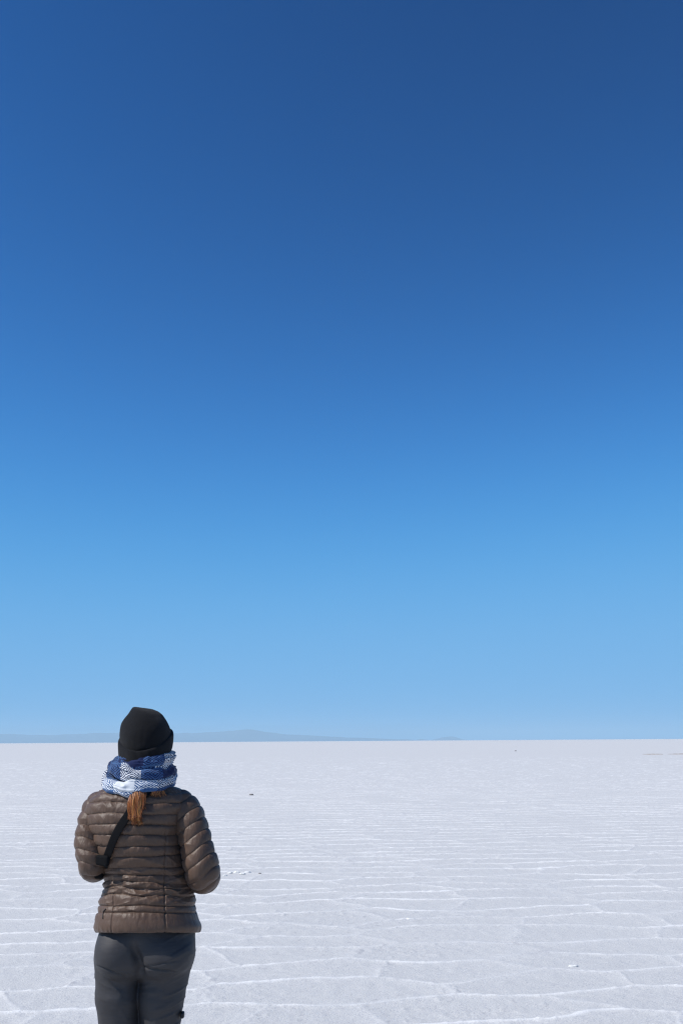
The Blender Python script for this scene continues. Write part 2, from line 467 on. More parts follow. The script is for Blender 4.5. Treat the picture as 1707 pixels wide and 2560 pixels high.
# ------------------------------------------------------------------ mountains on the horizon
def mountains(name, prof, Y0, depth, seed):
    xs = np.array([p[0] for p in prof], float); hs = np.array([p[1] for p in prof], float)
    px = np.linspace(xs[0], xs[-1], 420); h = interp_smooth(px, xs, hs) / FPX * Y0 * 0.90
    h = np.maximum(h, 0)
    v = np.linspace(0, 1, 26)
    X = (px - 853.5)[None, :] / FPX * Y0 * 1.03 * np.ones((26, 1))
    Yg = Y0 + depth * (v[:, None] - 0.5) + 0 * X
    env = np.sin(np.pi * v)[:, None] ** 0.8
    nz = fbm(X / 900, Yg / 900, 0.2, seed, 4)
    Z = h[None, :] * env * (1 + 0.22 * nz) + h[None, :] * 0.06 * fbm(X / 220, Yg / 220, 0.9, seed + 3, 3) * env
    Z = np.where(Z < 1, -8, Z)
    me = quads(np.stack([X, Yg, Z], -1).reshape(-1, 3), grid_faces(*X.shape), name)
    tag(link(name, me, M['mount']), kind='structure')
mountains('mountain_range', [(-700, 12), (-300, 20), (0, 23), (150, 21), (280, 24), (430, 25), (505, 24), (560, 25), (590, 28), (645, 28.5), (680, 24), (710, 19), (760, 17), (820, 13), (870, 9), (940, 6), (985, 3), (1020, 0)], 42000, 9000, 5)
mountains('far_hill', [(950, 0), (985, 3.5), (1020, 2), (1030, 0), (1040, 4), (1052, 2), (1065, 0), (1078, 4), (1095, 9), (1110, 10), (1125, 6), (1140, 0)], 45000, 5000, 15)

# ------------------------------------------------------------------ small things lying on the salt
def lump(name, px, py, size, mat, label, cat, seed, group=None, sq=0.6, ax=1.0):
    d = R @ np.array([(px - 853.5) / FPX, (1280 - py) / FPX, -1.0]); p = CAM + d * (-CAM[2] / d[2])
    u = np.linspace(0, 2 * pi, 20, endpoint=False); v = np.linspace(0, pi, 11)
    U, Vv = np.meshgrid(u, v)
    P = np.stack([np.sin(Vv) * np.cos(U) * ax, np.sin(Vv) * np.sin(U) * 0.8, np.cos(Vv) * sq], -1)
    P = P * (1 + 0.32 * vn(P[..., 0] * 2.1, P[..., 1] * 2.1, P[..., 2] * 3.1, seed)[..., None] + 0.12 * vn(P[..., 0] * 6, P[..., 1] * 6, P[..., 2] * 6, seed + 1)[..., None]) * size
    me = quads(P.reshape(-1, 3), grid_faces(11, 20, True), name)
    o = link(name, me, mat, smooth=False); o.location = (p[0], p[1], size * sq * 0.55)
    tag(o, label, cat, group)
    return o
lump('stone', 650, 2186, 0.020, M['stone'], 'dark grey stone at the right end of the white rubble line beside the elbow', 'stone', 1)
lump('stone', 628, 1988, 0.045, M['stone'], 'small dark stone on the salt flat right of the scarf', 'stone', 2, ax=1.5)
lump('stone', 1288, 1878, 0.13, M['stone'], 'tiny far dark stone alone just below the horizon', 'stone', 3)
for k, (px, py, s) in enumerate([(575, 2184, .024), (592, 2183, .03), (606, 2186, .026), (618, 2183, .03), (563, 2190, .02)]):
    lump('salt_clod', px, py, s, M['clod'], 'white salt clod in the short rubble line right of the elbow', 'salt clod', 20 + k, 'salt clods in the rubble line', 0.5, 1.3)
lump('salt_clod', 1022, 2300, .030, M['clod'], 'flat white salt clod alone on the plain in the middle foreground', 'salt clod', 31, None, 0.35, 1.6)
lump('salt_clod', 1432, 2417, .024, M['clod'], 'flat white salt clod between two ridges in the right foreground', 'salt clod', 32, None, 0.35, 1.6)
def mud_streak():
    rng = np.random.default_rng(4)
    V = []; Q = []
    for (xa, xb) in ((1506, 1545), (1560, 1612)):
        n = 40
        a = at(xa, 1882, 125); b = at(xb, 1882, 125)
        t = np.linspace(0, 1, n)
        hgt = 0.055 * np.sin(pi * t) ** 0.35 * (0.6 + 0.4 * rng.random(n))
        base = len(V)
        for i in range(n):
            x = a[0] + (b[0] - a[0]) * t[i]; yy = 108 + 0.4 * sin(i * 0.7); w = 0.9
            V += [(x, yy - w, -0.01), (x, yy - w * 0.5, hgt[i]), (x, yy + w * 0.4, hgt[i] * 0.8), (x, yy + w, -0.01)]
        for i in range(n - 1):
            for k in range(3): q = base + i * 4 + k; Q.append((q, q + 1, q + 5, q + 4)[::-1])
    me = quads(np.array(V), np.array(Q), 'mud_streak')
    tag(link('mud_streak', me, M['mud']), 'thin brown streak of dried mud far off near the horizon on the right', 'mud streak')
mud_streak()

# ================================================================== the person
person = bpy.data.objects.new('person', None)
scene.collection.objects.link(person)
person.location = BASE; person.empty_display_size = 0.3
tag(person, 'person seen from behind in brown quilted jacket, black beanie and blue checked scarf', 'person')

# ---- body: one continuous surface, head to feet
EL_L, EL_R = mz(234, 2160, -0.045), mz(506, 2181, -0.04)
HAND_L, HAND_R = np.array([-0.085, 0.27, EL_L[2] + 0.075]), np.array([0.045, 0.27, EL_L[2] + 0.065])
HIP_L, HIP_R = mz(306, 2400, 0.0), mz(424, 2400, 0.0)
KN_L, KN_R = mz(300, 2620, 0.01), mz(398, 2620, 0.01); AN_L = np.array([KN_L[0] + 0.004, 0.0 - 0.01, 0.09]); AN_R = np.array([KN_R[0] + 0.01, -0.01, 0.09])
SH_L, SH_R = mz(240, 2012, 0.0), mz(452, 2004, 0.0)
HEAD = mz(364, 1843, 0.01)
def build_body():
    f = Field((-0.34, -0.22, -0.01), (0.34, 0.40, 1.74), 0.005)
    neck = mz(357, 1950, 0.0); chest = mz(350, 2070, 0.0); waist = mz(368, 2210, 0.0); pel = mz(366, 2370, 0.0)
    f.ell(chest, (0.125, 0.085, 0.16), 0.03); f.ell(waist, (0.115, 0.085, 0.13), 0.06); f.ell(pel, (0.120, 0.080, 0.08), 0.03)
    f.chain([mz(262, 2020), mz(345, 2000), mz(436, 2016)], [0.030, 0.05, 0.032], 0.02)
    f.chain([mz(352, 1995, -0.01), neck, HEAD - (0, 0, 0.04)], [0.065, 0.052, 0.055], 0.02)
    # head with a face that looks out over the flat (+Y)
    H = HEAD
    f.ell(H + (0, 0.0, 0.005), (0.070, 0.086, 0.078), 0.02)
    f.ell(H + (0, 0.035, -0.040), (0.055, 0.055, 0.070), 0.02)
    f.ell(H + (0, 0.070, -0.100), (0.022, 0.020, 0.018), 0.015)      # chin
    f.chain([H + (0, 0.088, -0.005), H + (0, 0.108, -0.045)], [0.009, 0.013], 0.010)   # nose
    f.cap(H + (-0.012, 0.096, -0.048), H + (0.012, 0.096, -0.048), 0.008, 0.008, 0.006)
    for s in (-1, 1):
        f.ell(H + (s * 0.030, 0.092, -0.003), (0.016, 0.012, 0.010), 0.008, sub=True)  # eye sockets
        f.ell(H + (s * 0.030, 0.076, -0.003), (0.012, 0.012, 0.009), 0.004)            # eyeballs under the lids
        f.cap(H + (s * 0.016, 0.086, 0.014), H + (s * 0.044, 0.080, 0.013), 0.007, 0.006, 0.008)
        f.ell(H + (s * 0.042, 0.066, -0.035), (0.018, 0.018, 0.018), 0.02)
        f.ell(H + (s * 0.074, 0.000, -0.012), (0.010, 0.020, 0.031), 0.006)            # ears
    f.cap(H + (-0.020, 0.084, -0.072), H + (0.020, 0.084, -0.072), 0.0065, 0.0065, 0.005)
    f.cap(H + (-0.016, 0.083, -0.083), H + (0.016, 0.083, -0.083), 0.0075, 0.0075, 0.004)
    # arms and hands, the hands meeting in front of the waist
    for s, sh, el, ha in ((-1, SH_L, EL_L, HAND_L), (1, SH_R, EL_R, HAND_R)):
        sh = sh + np.array([-s * 0.02, 0, -0.02])
        f.chain([sh, sh * 0.5 + el * 0.5, el, el * 0.4 + ha * 0.6, ha], [0.030, 0.030, 0.028, 0.027, 0.022], 0.015)
        fw = (ha - el); fw /= np.linalg.norm(fw)
        into = np.array([-s * 0.75, 0.55, 0.12]); into /= np.linalg.norm(into)
        up = np.array([0, 0, 1.0]); side = np.cross(into, up); side /= np.linalg.norm(side)
        palm = ha + into * 0.045
        for q in (-0.027, -0.009, 0.009, 0.027):
            f.cap(ha + up * q * 0.6, palm + into * 0.03 + up * q, 0.013, 0.0115, 0.006)
        for i, ln in enumerate((0.066, 0.078, 0.074, 0.058)):
            r0 = palm + into * 0.035 + up * (0.030 - 0.020 * i)
            bend = np.array([-s * 0.15, -0.55, -0.1])
            a = r0 + into * ln * 0.42; d2 = into + bend * 0.9; d2 /= np.linalg.norm(d2); b = a + d2 * ln * 0.34
            d3 = into + bend * 2.2; d3 /= np.linalg.norm(d3); c_ = b + d3 * ln * 0.26
            f.chain([r0, a, b, c_], [0.0095, 0.0088, 0.0080, 0.0070], 0.002)
        tb = ha + into * 0.02 + up * 0.024
        f.chain([tb, tb + up * 0.022 + into * 0.025, tb + up * 0.030 + into * 0.056, tb + up * 0.026 + into * 0.076], [0.015, 0.0115, 0.0098, 0.008], 0.004)
    for hip, kn, an in ((HIP_L, KN_L, AN_L), (HIP_R, KN_R, AN_R)):
        f.chain([hip, hip * 0.5 + kn * 0.5, kn, kn * 0.65 + an * 0.35 + (0, -0.02, 0), an], [0.055, 0.048, 0.040, 0.038, 0.030], 0.015)
        f.chain([an + (0, 0, -0.02), an + (0, 0.06, -0.05), an + (0, 0.13, -0.065)], [0.033, 0.030, 0.022], 0.02)
    V, Q = f.mesh(); V = relax(V, Q, 2)
    return link('body', quads(V, Q, 'body'), M['skin'], person)
build_body()

# ---- trousers
def build_trousers():
    f = Field((-0.26, -0.24, 0.03), (0.26, 0.20, 1.02), 0.004)
    f.ell(mz(370, 2335, 0.0), (0.158, 0.112, 0.105), 0.02)
    f.ell(mz(366, 2385, 0.005), (0.162, 0.108, 0.075), 0.03)
    bl, br = mz(296, 2380, -0.048), mz(414, 2384, -0.048)
    f.ell(bl, (0.074, 0.080, 0.084), 0.035)
    f.ell(br, (0.088, 0.082, 0.078), 0.035)
    for (hp, mid, kn, an, r) in ((mz(296, 2400, 0), mz(294, 2490, 0.0), KN_L, AN_L, (0.078, 0.0705, 0.060)), (mz(418, 2400, 0), mz(405, 2490, 0.0), KN_R, AN_R, (0.085, 0.0725, 0.060))):
        f.chain([hp, mid, kn, kn * 0.6 + an * 0.4 + (0, -0.015, 0), an + (0, 0, 0.0)], [r[0], r[1], r[2], 0.058, 0.055], 0.012)
    V, Q = f.mesh(); V = relax(V, Q, 2)
    # open the waist and the hems
    N = vert_normals(V, Q)
    # cleft
    px, py = proj(V + BASE)
    cx = 336 + (py - 2365) * 0.22
    back = sstep(0.0, 0.05, -V[:, 1])
    w = np.exp(-((px - cx) / 10.0) ** 2) * sstep(2345, 2400, py) * (1 - sstep(2432, 2450, py)) * back
    V = V - N * (0.022 * w)[:, None]
    # seat seam
    w = np.exp(-((px - 331) / 1.6) ** 2) * (1 - sstep(2350, 2375, py)) * back
    V = V - N * (0.0012 * w)[:, None]
    # gluteal folds
    for (x0, y0, x1, y1, s, a) in ((240, 2414, 326, 2446, 2.2, 0.006), (352, 2421, 446, 2430, 2.2, 0.006), (352, 2421, 450, 2400, 2.0, 0.004)):
        t = np.clip((px - x0) / (x1 - x0), -0.2, 1.2); yy = y0 + (y1 - y0) * t
        g = np.exp(-((py - yy) / s) ** 2) * sstep(-0.08, 0.1, t) * (1 - sstep(0.8, 1.05, t)) * back
        V = V - N * (a * g)[:, None]
    # cloth creases, mostly across the leg, rising to the outside
    def crease(cx_, slope, freq, seed, amp, mask):
        q = (V[:, 2] - slope * (V[:, 0] - cx_)) * freq
        n = np.clip(1 - np.abs(vn(V[:, 0] * 8, V[:, 1] * 6, q, seed)) * 1.8, 0, 1) ** 2.2
        return amp * mask * (n - 0.35) * (0.35 + 0.65 * sstep(-0.3, 0.4, vn(V[:, 0] * 12, V[:, 1] * 6, V[:, 2] * 14, seed + 200)))
    low = sstep(2415, 2450, py)
    left = 1 - sstep(340, 350, px)
    d = crease(-0.1, -0.25, 44, 61, 0.0075, low * left) + crease(0.06, 0.38, 50, 62, 0.0085, low * (1 - left) * (0.35 + 0.65 * sstep(370, 440, px)))
    d = d + crease(0.1, 0.5, 42, 63, 0.0050, (1 - low) * sstep(395, 450, px)) + 0.0018 * fbm(V[:, 0] * 18, V[:, 1] * 18, V[:, 2] * 18, 64, 3)
    d = d + 0.0025 * vn(V[:, 0] * 7, V[:, 1] * 7, V[:, 2] * 16, 66) * low
    V = V + N * (d * (0.35 + 0.65 * np.clip(-N[:, 1], 0, 1)))[:, None]
    me = quads(V, Q, 'trousers')
    o = link('trousers', me, M['trousers'], person)
    # pocket tab showing at the right thigh edge
    p = mz(456.5, 2537, -0.02); rows = []
    for k in range(7):
        a = k / 6
        rows.append([(p[0] + 0.004 * sin(pi * a) + q * 0.006, p[1] + 0.01, p[2] - 0.012 + 0.02 * a) for q in (-1, 1)])
    u = np.linspace(0, 2 * pi, 10, endpoint=False); t = np.linspace(-1, 1, 9)
    T, U = np.meshgrid(t, u, indexing='ij')
    r = np.sqrt(np.maximum(1 - T ** 4, 0.0))
    P = np.stack([p[0] + 0.0065 * r * np.cos(U), p[1] + 0.018 * r * np.sin(U), p[2] + 0.011 * T], -1)
    link('pocket_toggle', quads(P.reshape(-1, 3), grid_faces(9, 10, True), 'toggle'), M['zip'], o)
build_trousers()

# ---- boots
def build_boot(an, s):
    f = Field((an[0] - 0.09, -0.14, -0.01), (an[0] + 0.09, 0.26, 0.24), 0.004)
    f.chain([an + (0, 0, 0.10), an + (0, 0, -0.02)], [0.048, 0.046], 0.02)
    f.chain([an + (0, -0.02, -0.045), an + (0.005 * s, 0.08, -0.045), an + (0.012 * s, 0.165, -0.052)], [0.040, 0.044, 0.036], 0.03)
    V, Q = f.mesh(); V = relax(V, Q, 2)
    V[:, 2] = np.maximum(V[:, 2], 0.022)
    o = link('boot', quads(V, Q, 'boot'), M['boot'], person)
    a = np.linspace(0, 2 * pi, 48, endpoint=False)
    cx = an[0] + 0.006 * s; cy = 0.062
    ox = 0.047 * np.cos(a) * (1 - 0.12 * np.exp(-((np.sin(a)) / 0.4) ** 2)); oy = 0.142 * np.sin(a)
    rows = []
    for (k, z) in ((0.0, 0.0), (0.97, 0.0), (1.0, 0.004), (1.0, 0.024), (0.97, 0.028), (0.0, 0.028)):
        rows.append(np.stack([cx + ox * k, cy + oy * k, np.full_like(a, z)], -1))
    link('sole', quads(np.array(rows).reshape(-1, 3), grid_faces(6, 48, True), 'sole'), M['sole'], o)
build_boot(AN_L, -1); build_boot(AN_R, 1)

# ---- jacket torso
T_Y = [1945, 1962, 1970, 1982, 2000, 2030, 2060, 2090, 2120, 2150, 2190, 2217, 2240, 2268, 2300, 2327, 2334]
T_L = [316, 300, 272, 246, 229, 217, 219, 229, 236, 246, 259, 256, 254, 250, 245, 245, 249]
T_R = [398, 412, 440, 461, 470, 466, 456, 453, 458, 464, 478, 483, 486, 488, 494, 498, 494]
T_HD = [0.062, 0.070, 0.080, 0.092, 0.106, 0.120, 0.126, 0.128, 0.127, 0.124, 0.119, 0.120, 0.123, 0.127, 0.133, 0.136, 0.132]
T_YC = [0.010, 0.008, 0.004, 0.000, -0.002, -0.004, -0.004, -0.002, 0.0, 0.004, 0.008, 0.006, 0.002, -0.002, -0.004, -0.004, -0.004]
SEAMS = np.array([1958, 1984, 2007, 2035, 2063, 2089, 2116, 2140, 2167, 2184, 2205, 2221, 2240, 2265, 2282, 2338], float)
def puff(t, p=0.50): return (4 * np.clip(t, 0, 1) * (1 - np.clip(t, 0, 1))) ** p
NR, NA = 620, 520
rowp = np.linspace(1945, 2334, NR)
ang = np.linspace(0, 2 * pi, NA, endpoint=False)
def torso_base():
    P = np.zeros((NR, NA, 3))
    xl = interp_smooth(rowp, T_Y, T_L); xr = interp_smooth(rowp, T_Y, T_R)
    hd = interp_smooth(rowp, T_Y, T_HD); yc = interp_smooth(rowp, T_Y, T_YC)
    ex = 2.0 / 2.12
    c, s = np.cos(ang), np.sin(ang)
    cx_, sx_ = np.sign(c) * np.abs(c) ** ex, np.sign(s) * np.abs(s) ** ex
    for i in range(NR):
        a = mz(xl[i], rowp[i]); b = mz(xr[i], rowp[i])
        P[i, :, 0] = (a[0] + b[0]) / 2 + (b[0] - a[0]) / 2 * 0.975 * cx_
        P[i, :, 1] = yc[i] - hd[i] * sx_
        P[i, :, 2] = a[2] + (b[2] - a[2]) * (cx_ + 1) / 2
    # the back rides up a little over the seat
    P[..., 2] += (P[..., 2] - 1.58) * np.minimum(P[..., 1], 0) / D
    return P
def build_torso():
    P = torso_base(); N = grid_normals(P)
    px, py = proj((P + BASE).reshape(-1, 3)); px = px.reshape(NR, NA)
    pyr = np.repeat(rowp[:, None], NA, 1)
    back = (np.sin(ang) > 0)[None, :] * 1.0
    # seam wobble; the waist is rucked, so more of it there
    ruck = np.exp(-((pyr - 2215) / 42) ** 2)
    X, Y, Z = P[..., 0], P[..., 1], P[..., 2]
    wob = 3.2 * vn(X * 9, Y * 9, 0.3 + pyr / 60, 71) + (1.0 + 5.5 * ruck) * vn(X * 13, Y * 8, pyr / 26, 72)
    wob = wob + 3.0 * np.clip((px - 370) / 120, -1, 1) ** 2 * back * np.where(px > 370, 1, 0.2) * (1 - 2.5 * np.exp(-((pyr - 2120) / 40) ** 2))
    q = pyr - wob * sstep(1960, 1990, pyr) * (1 - sstep(2290, 2325, pyr))
    k = np.clip(np.searchsorted(SEAMS, q, side='right') - 1, 0, len(SEAMS) - 2)
    s0, s1 = SEAMS[k], SEAMS[k + 1]
    t = (q - s0) / (s1 - s0)
    sp = (s1 - s0) / PXM
    A = np.minimum(0.0035 + 0.08 * sp, 0.0070)
    t = np.clip(t, 0, 1); t2 = t ** 0.85                                  # down sags: fullest low in each baffle
    d = A * puff(t2)
    d = np.where(k == len(SEAMS) - 2, 0.010 * puff(np.clip(t, 0, 1) ** 0.8, 0.35), d)
    # gathers running away from each stitch line, diagonal drag folds between
    edge = np.exp(-(np.minimum(t, 1 - t) / 0.30) ** 2)
    u = np.arctan2(P[..., 1], P[..., 0]) * 0.15
    gath = vn(u * 110, k * 3.3, t * 1.2, 73) * 0.0016 * edge
    diag = (1 - np.abs(vn((X + Z * 0.75) * 34, k * 5.1, t * 0.8, 74)) * 2) * 0.0020 + vn((X + Z * 1.1) * 19, k * 1.7, t, 75) * 0.0036
    fold = -np.abs(vn(X * 10 + 3, Y * 6, Z * 55 + X * 6, 76)) * 0.0075 * ruck - np.abs(vn(X * 17 + 8, Y * 9, Z * 90 - X * 22, 176)) * 0.0055 * ruck
    d = d + (gath + diag) * puff(t, 0.3) + fold + 0.002 * vn(X * 12, Y * 12, Z * 12, 77)
    # princess seam on the right of the back
    d = d - 0.004 * np.exp(-((px - 412 - 1.5 * vn(pyr / 20, 0, 0, 78)) / 1.8) ** 2) * back * sstep(2060, 2110, pyr)
    d = d - 0.004 * np.exp(-((px - 285) / 1.8) ** 2) * back * sstep(2200, 2240, pyr)
    # hem gathers and turned-in edge
    hem = sstep(2326, 2334, pyr)
    d = d - 0.012 * hem + 0.0016 * vn(u * 140, 0.5, 0.5, 79) * sstep(2315, 2330, pyr)
    d = d * sstep(1945, 1975, pyr)
    P2 = P + N * d[..., None]
    # lining turned up inside the hem
    inner = [P2[-1] * np.array([1, 1, 1])]
    c = P2[-1].mean(0)
    for (sc_, dz) in ((0.975, 0.003), (0.96, 0.02), (0.955, 0.05)):
        r = P2[-1].copy(); r[:, :2] = c[:2] + (r[:, :2] - c[:2]) * sc_; r[:, 2] += dz; inner.append(r)
    G = np.concatenate([P2, np.array(inner[1:])])
    me = quads(G.reshape(-1, 3), grid_faces(len(G), NA, True, flip=True), 'jacket')
    return link('jacket', me, M['jacket'], person), P2
jacket, TP = build_torso()
# camera-side surface lookup of the jacket back
_tv = TP.reshape(-1, 3); _tn = grid_normals(TP).reshape(-1, 3)
_sel = np.where(np.tile(np.sin(ang) > 0.05, NR))[0]
_tpx, _tpy = proj(_tv[_sel] + BASE)
def on_back(px, py, off=0.004):
    w = np.exp(-((_tpx - px) ** 2 + (_tpy - py) ** 2) / (2 * 6.0 ** 2)) + 1e-30
    p = (w[:, None] * _tv[_sel]).sum(0) / w.sum()
    j = np.argmin((_tpx - px) ** 2 + (_tpy - py) ** 2)
    n = (w[:, None] * _tn[_sel]).sum(0); n /= np.linalg.norm(n)
    if n[1] > 0: n = -n
    return p + n * off, n

def tube(pts, rad, n_t, n_a, squash=None):
    t = np.linspace(0, 1, n_t); C = cr(pts, t); r = cr(np.asarray(rad)[:, None], t)[:, 0]
    T = np.gradient(C, axis=0); T /= np.linalg.norm(T, axis=1, keepdims=True)
    up = np.array([1.0, 0, 0]); B = np.zeros_like(C); Nn = np.zeros_like(C)
    for i in range(n_t):
        b = up - T[i] * (up @ T[i]); b /= np.linalg.norm(b); up = b; B[i] = b; Nn[i] = np.cross(T[i], b)
    a = np.linspace(0, 2 * pi, n_a, endpoint=False)
    Nrm = B[:, None, :] * np.cos(a)[None, :, None] + Nn[:, None, :] * np.sin(a)[None, :, None]
    P = C[:, None, :] + Nrm * r[:, None, None]
    L = np.concatenate([[0], np.cumsum(np.linalg.norm(np.diff(C, axis=0), axis=1))])
    return P, Nrm, L, a, r

def build_sleeve(pts, rad, seed, skew, side):
    P, Nn, L, a, r = tube(pts, rad, 520, 260)
    La = np.concatenate([np.zeros((1, 260)), np.cumsum(np.linalg.norm(np.diff(P, axis=0), axis=2), axis=0)])
    Lg = 0.35 * L[:, None] + 0.65 * La + 0.012 * skew * np.cos(a)[None, :] + 0.003 * vn(np.cos(a) * 1.5, np.sin(a) * 1.5, L[:, None] * 18, seed)
    sp = 0.040
    q = Lg / sp; k = np.floor(q); t = q - k
    d = 0.0062 * puff(t ** 0.85)
    edge = np.exp(-(np.minimum(t, 1 - t) / 0.25) ** 2)
    u = a[None, :] * 0.055
    d = d + vn(u * 120, k * 3.1, t, seed + 1) * 0.0012 * edge * puff(t, 0.3)
    d = d + vn((u + L[:, None] * 0.8) * 40, k * 2.2, t * 0.8, seed + 2) * 0.0022 * puff(t, 0.3)
    # crush folds on the inner side where the arm meets the body
    inner = np.clip(-side * Nn[..., 0], 0, 1)
    Z = P[..., 2]
    d = d - np.abs(vn(P[..., 0] * 16, P[..., 1] * 8, Z * 42 + side * P[..., 0] * 22, seed + 3)) * 0.010 * inner * np.exp(-((L[:, None] - 0.10) / 0.07) ** 2)
    d = d - np.abs(vn(P[..., 0] * 9, P[..., 1] * 9, Z * 26, seed + 4)) * 0.004
    G = P + Nn * d[..., None]
    # cuff closed round the wrist
    c = G[-1].mean(0); inn = c + (G[-1] - c) * 0.7
    G = np.concatenate([G, [inn, inn + (G[-6].mean(0) - c) * 1.5]])
    me = quads(G.reshape(-1, 3), grid_faces(len(G), 260, True, flip=True), 'sleeve')
    return link('sleeve', me, M['jacket'], jacket)
build_sleeve([mz(268, 2000, 0.01), mz(243, 2022, -0.005), mz(224, 2075, -0.035), mz(223, 2125, -0.055), mz(233, 2158, -0.055), mz(240, 2164, 0.02), mz(255, 2150, 0.12), HAND_L - (0.006, 0.02, 0)],
             [0.038, 0.044, 0.0415, 0.0415, 0.046, 0.047, 0.043, 0.030], 81, 0.6, -1)
build_sleeve([mz(430, 2004, 0.0), mz(456, 2022, -0.004), mz(481, 2075, -0.025), mz(495, 2130, -0.045), mz(506, 2178, -0.048), mz(504, 2188, 0.025), mz(470, 2170, 0.14), HAND_R - (-0.006, 0.02, 0)],
             [0.042, 0.053, 0.054, 0.052, 0.055, 0.054, 0.046, 0.030], 91, -0.6, 1)

# pocket opening low on the left
def ribbon(path, width, thick, normals, name, mat, parent, seg=8):
    C = np.array(path); T = np.gradient(C, axis=0); T /= np.linalg.norm(T, axis=1, keepdims=True)
    Nn = np.array(normals); S = np.cross(T, Nn); S /= np.linalg.norm(S, axis=1, keepdims=True)
    Nn = np.cross(S, T)
    a = np.linspace(0, 2 * pi, 16, endpoint=False)
    ca = np.sign(np.cos(a)) * np.abs(np.cos(a)) ** 0.4; sa = np.sign(np.sin(a)) * np.abs(np.sin(a)) ** 0.6
    w = np.asarray(width) * np.ones(len(C))
    G = C[:, None, :] + S[:, None, :] * (w[:, None] * ca[None, :] / 2)[..., None] + Nn[:, None, :] * (thick * sa / 2)[None, :, None]
    G = np.concatenate([np.repeat(C[:1, None], 16, 1), G, np.repeat(C[-1:, None], 16, 1)])
    me = quads(G.reshape(-1, 3), grid_faces(len(G), 16, True), name)
    return link(name, me, mat, parent)
pts = [on_back(x, y, 0.003) for x, y in [(268, 2273), (263, 2280), (261, 2289), (260, 2297)]]
ribbon(cr([p[0] for p in pts], np.linspace(0, 1, 16)), 0.003, 0.004, cr([p[1] for p in pts], np.linspace(0, 1, 16)), 'pocket_zip', M['zip'], jacket)

# ---- beanie and its turned-up cuff
def build_beanie():
    ys = [1767, 1768.5, 1771, 1776, 1783, 1795, 1808, 1822, 1838, 1855, 1872, 1884, 1898]
    xl = [335, 331, 328.5, 325, 321, 312, 305, 301.5, 300, 300, 302, 306, 314]
    xr = [340, 352, 371, 388, 400, 411, 419, 424.5, 427, 427.5, 425, 421, 415]
    hd = [0.004, 0.022, 0.038, 0.054, 0.066, 0.080, 0.090, 0.096, 0.099, 0.098, 0.094, 0.088, 0.080]
    yc = [0.010, 0.012, 0.014, 0.014, 0.013, 0.012, 0.010, 0.009, 0.009, 0.009, 0.008, 0.008, 0.008]
    n = 160; m = 200
    # rows dense near the crown
    rp = 1767 + (1898 - 1767) * np.linspace(0, 1, n) ** 1.5
    a = np.linspace(0, 2 * pi, m, endpoint=False)
    L = np.interp(rp, ys, xl); Rr = np.interp(rp, ys, xr)
    L = interp_smooth(rp, ys, xl); Rr = interp_smooth(rp, ys, xr); H = interp_smooth(rp, ys, hd); C = interp_smooth(rp, ys, yc)
    P = np.zeros((n, m, 3))
    for i in range(n):
        p, q = mz(L[i], rp[i]), mz(Rr[i], rp[i])
        P[i, :, 0] = (p[0] + q[0]) / 2 + (q[0] - p[0]) / 2 * np.cos(a)
        P[i, :, 1] = C[i] - H[i] * np.sin(a)
        P[i, :, 2] = p[2] + (q[2] - p[2]) * (np.cos(a) + 1) / 2
    N = grid_normals(P)
    X, Y, Z = P[..., 0], P[..., 1], P[..., 2]
    d = 0.0022 * fbm(X * 14, Y * 14, Z * 14, 101, 3)
    d = d * sstep(0, 0.12, np.linspace(0, 1, n))[:, None]
    P = P + N * d[..., None]
    me = quads(P.reshape(-1, 3), grid_faces(n, m, True, flip=True), 'beanie')
    uu = np.repeat((a / (2 * pi))[None, :], n, 0); vv = np.repeat(((rp - 1767) / 100)[:, None], m, 1)
    uvmap(me, np.stack([uu, vv], -1).reshape(-1, 2))
    bn = link('beanie', me, M['knit'], person)
    # cuff: a folded band, low at the nape and high over the ears
    c0 = mz(365, 1862, 0.009); rx = (mz(433.5, 1862)[0] - mz(296.5, 1862)[0]) / 2 ; ry = 0.106
    a = np.linspace(0, 2 * pi, 240, endpoint=False); prof = []
    # profile of the folded band: (outward, height)
    for th in np.linspace(0, 2 * pi, 28, endpoint=False):
        prof.append((0.0085 * np.sign(np.cos(th)) * abs(np.cos(th)) ** 0.7, 0.031 * np.sign(np.sin(th)) * abs(np.sin(th)) ** 0.55))
    prof = np.array(prof)
    G = np.zeros((28, 240, 3))
    sx, sy = np.cos(a), -np.sin(a)
    lift = 0.022 * sx ** 2 * 0.5 + 0.005 * sx + 0.040 * sy - 0.010
    for i, (o_, h_) in enumerate(prof):
        flare = (0.045 * (h_ / 0.031) * 0.9 - 0.045 * np.clip(-h_ / 0.031, 0, 1) ** 2 * 1.2)
        w = 0.0016 * vn(sx * 3, sy * 3, h_ * 20, 103)
        G[i, :, 0] = c0[0] + (rx * (1 + flare * 0.55 - 0.035) - 0.006 + o_ + w) * sx
        G[i, :, 1] = c0[1] + (ry * (1 + flare * 0.5 - 0.035) - 0.006 + o_ + w) * sy
        G[i, :, 2] = c0[2] + lift + h_ + 0.0015 * vn(sx * 2.5, sy * 2.5, 4.4, 104)
    Q = grid_faces(28, 240, True)
    last = np.stack([27 * 240 + np.arange(240), 27 * 240 + (np.arange(240) + 1) % 240, (np.arange(240) + 1) % 240, np.arange(240)], 1)
    me = quads(G.reshape(-1, 3), np.concatenate([Q, last]), 'cuff')
    uu = np.repeat((a / (2 * pi) * 1.1)[None, :], 28, 0); vv = np.repeat((prof[:, 1] / 0.13)[:, None], 240, 1)
    uvmap(me, np.stack([uu, vv], -1).reshape(-1, 2))
    link('cuff', me, M['knit'], bn)
build_beanie()

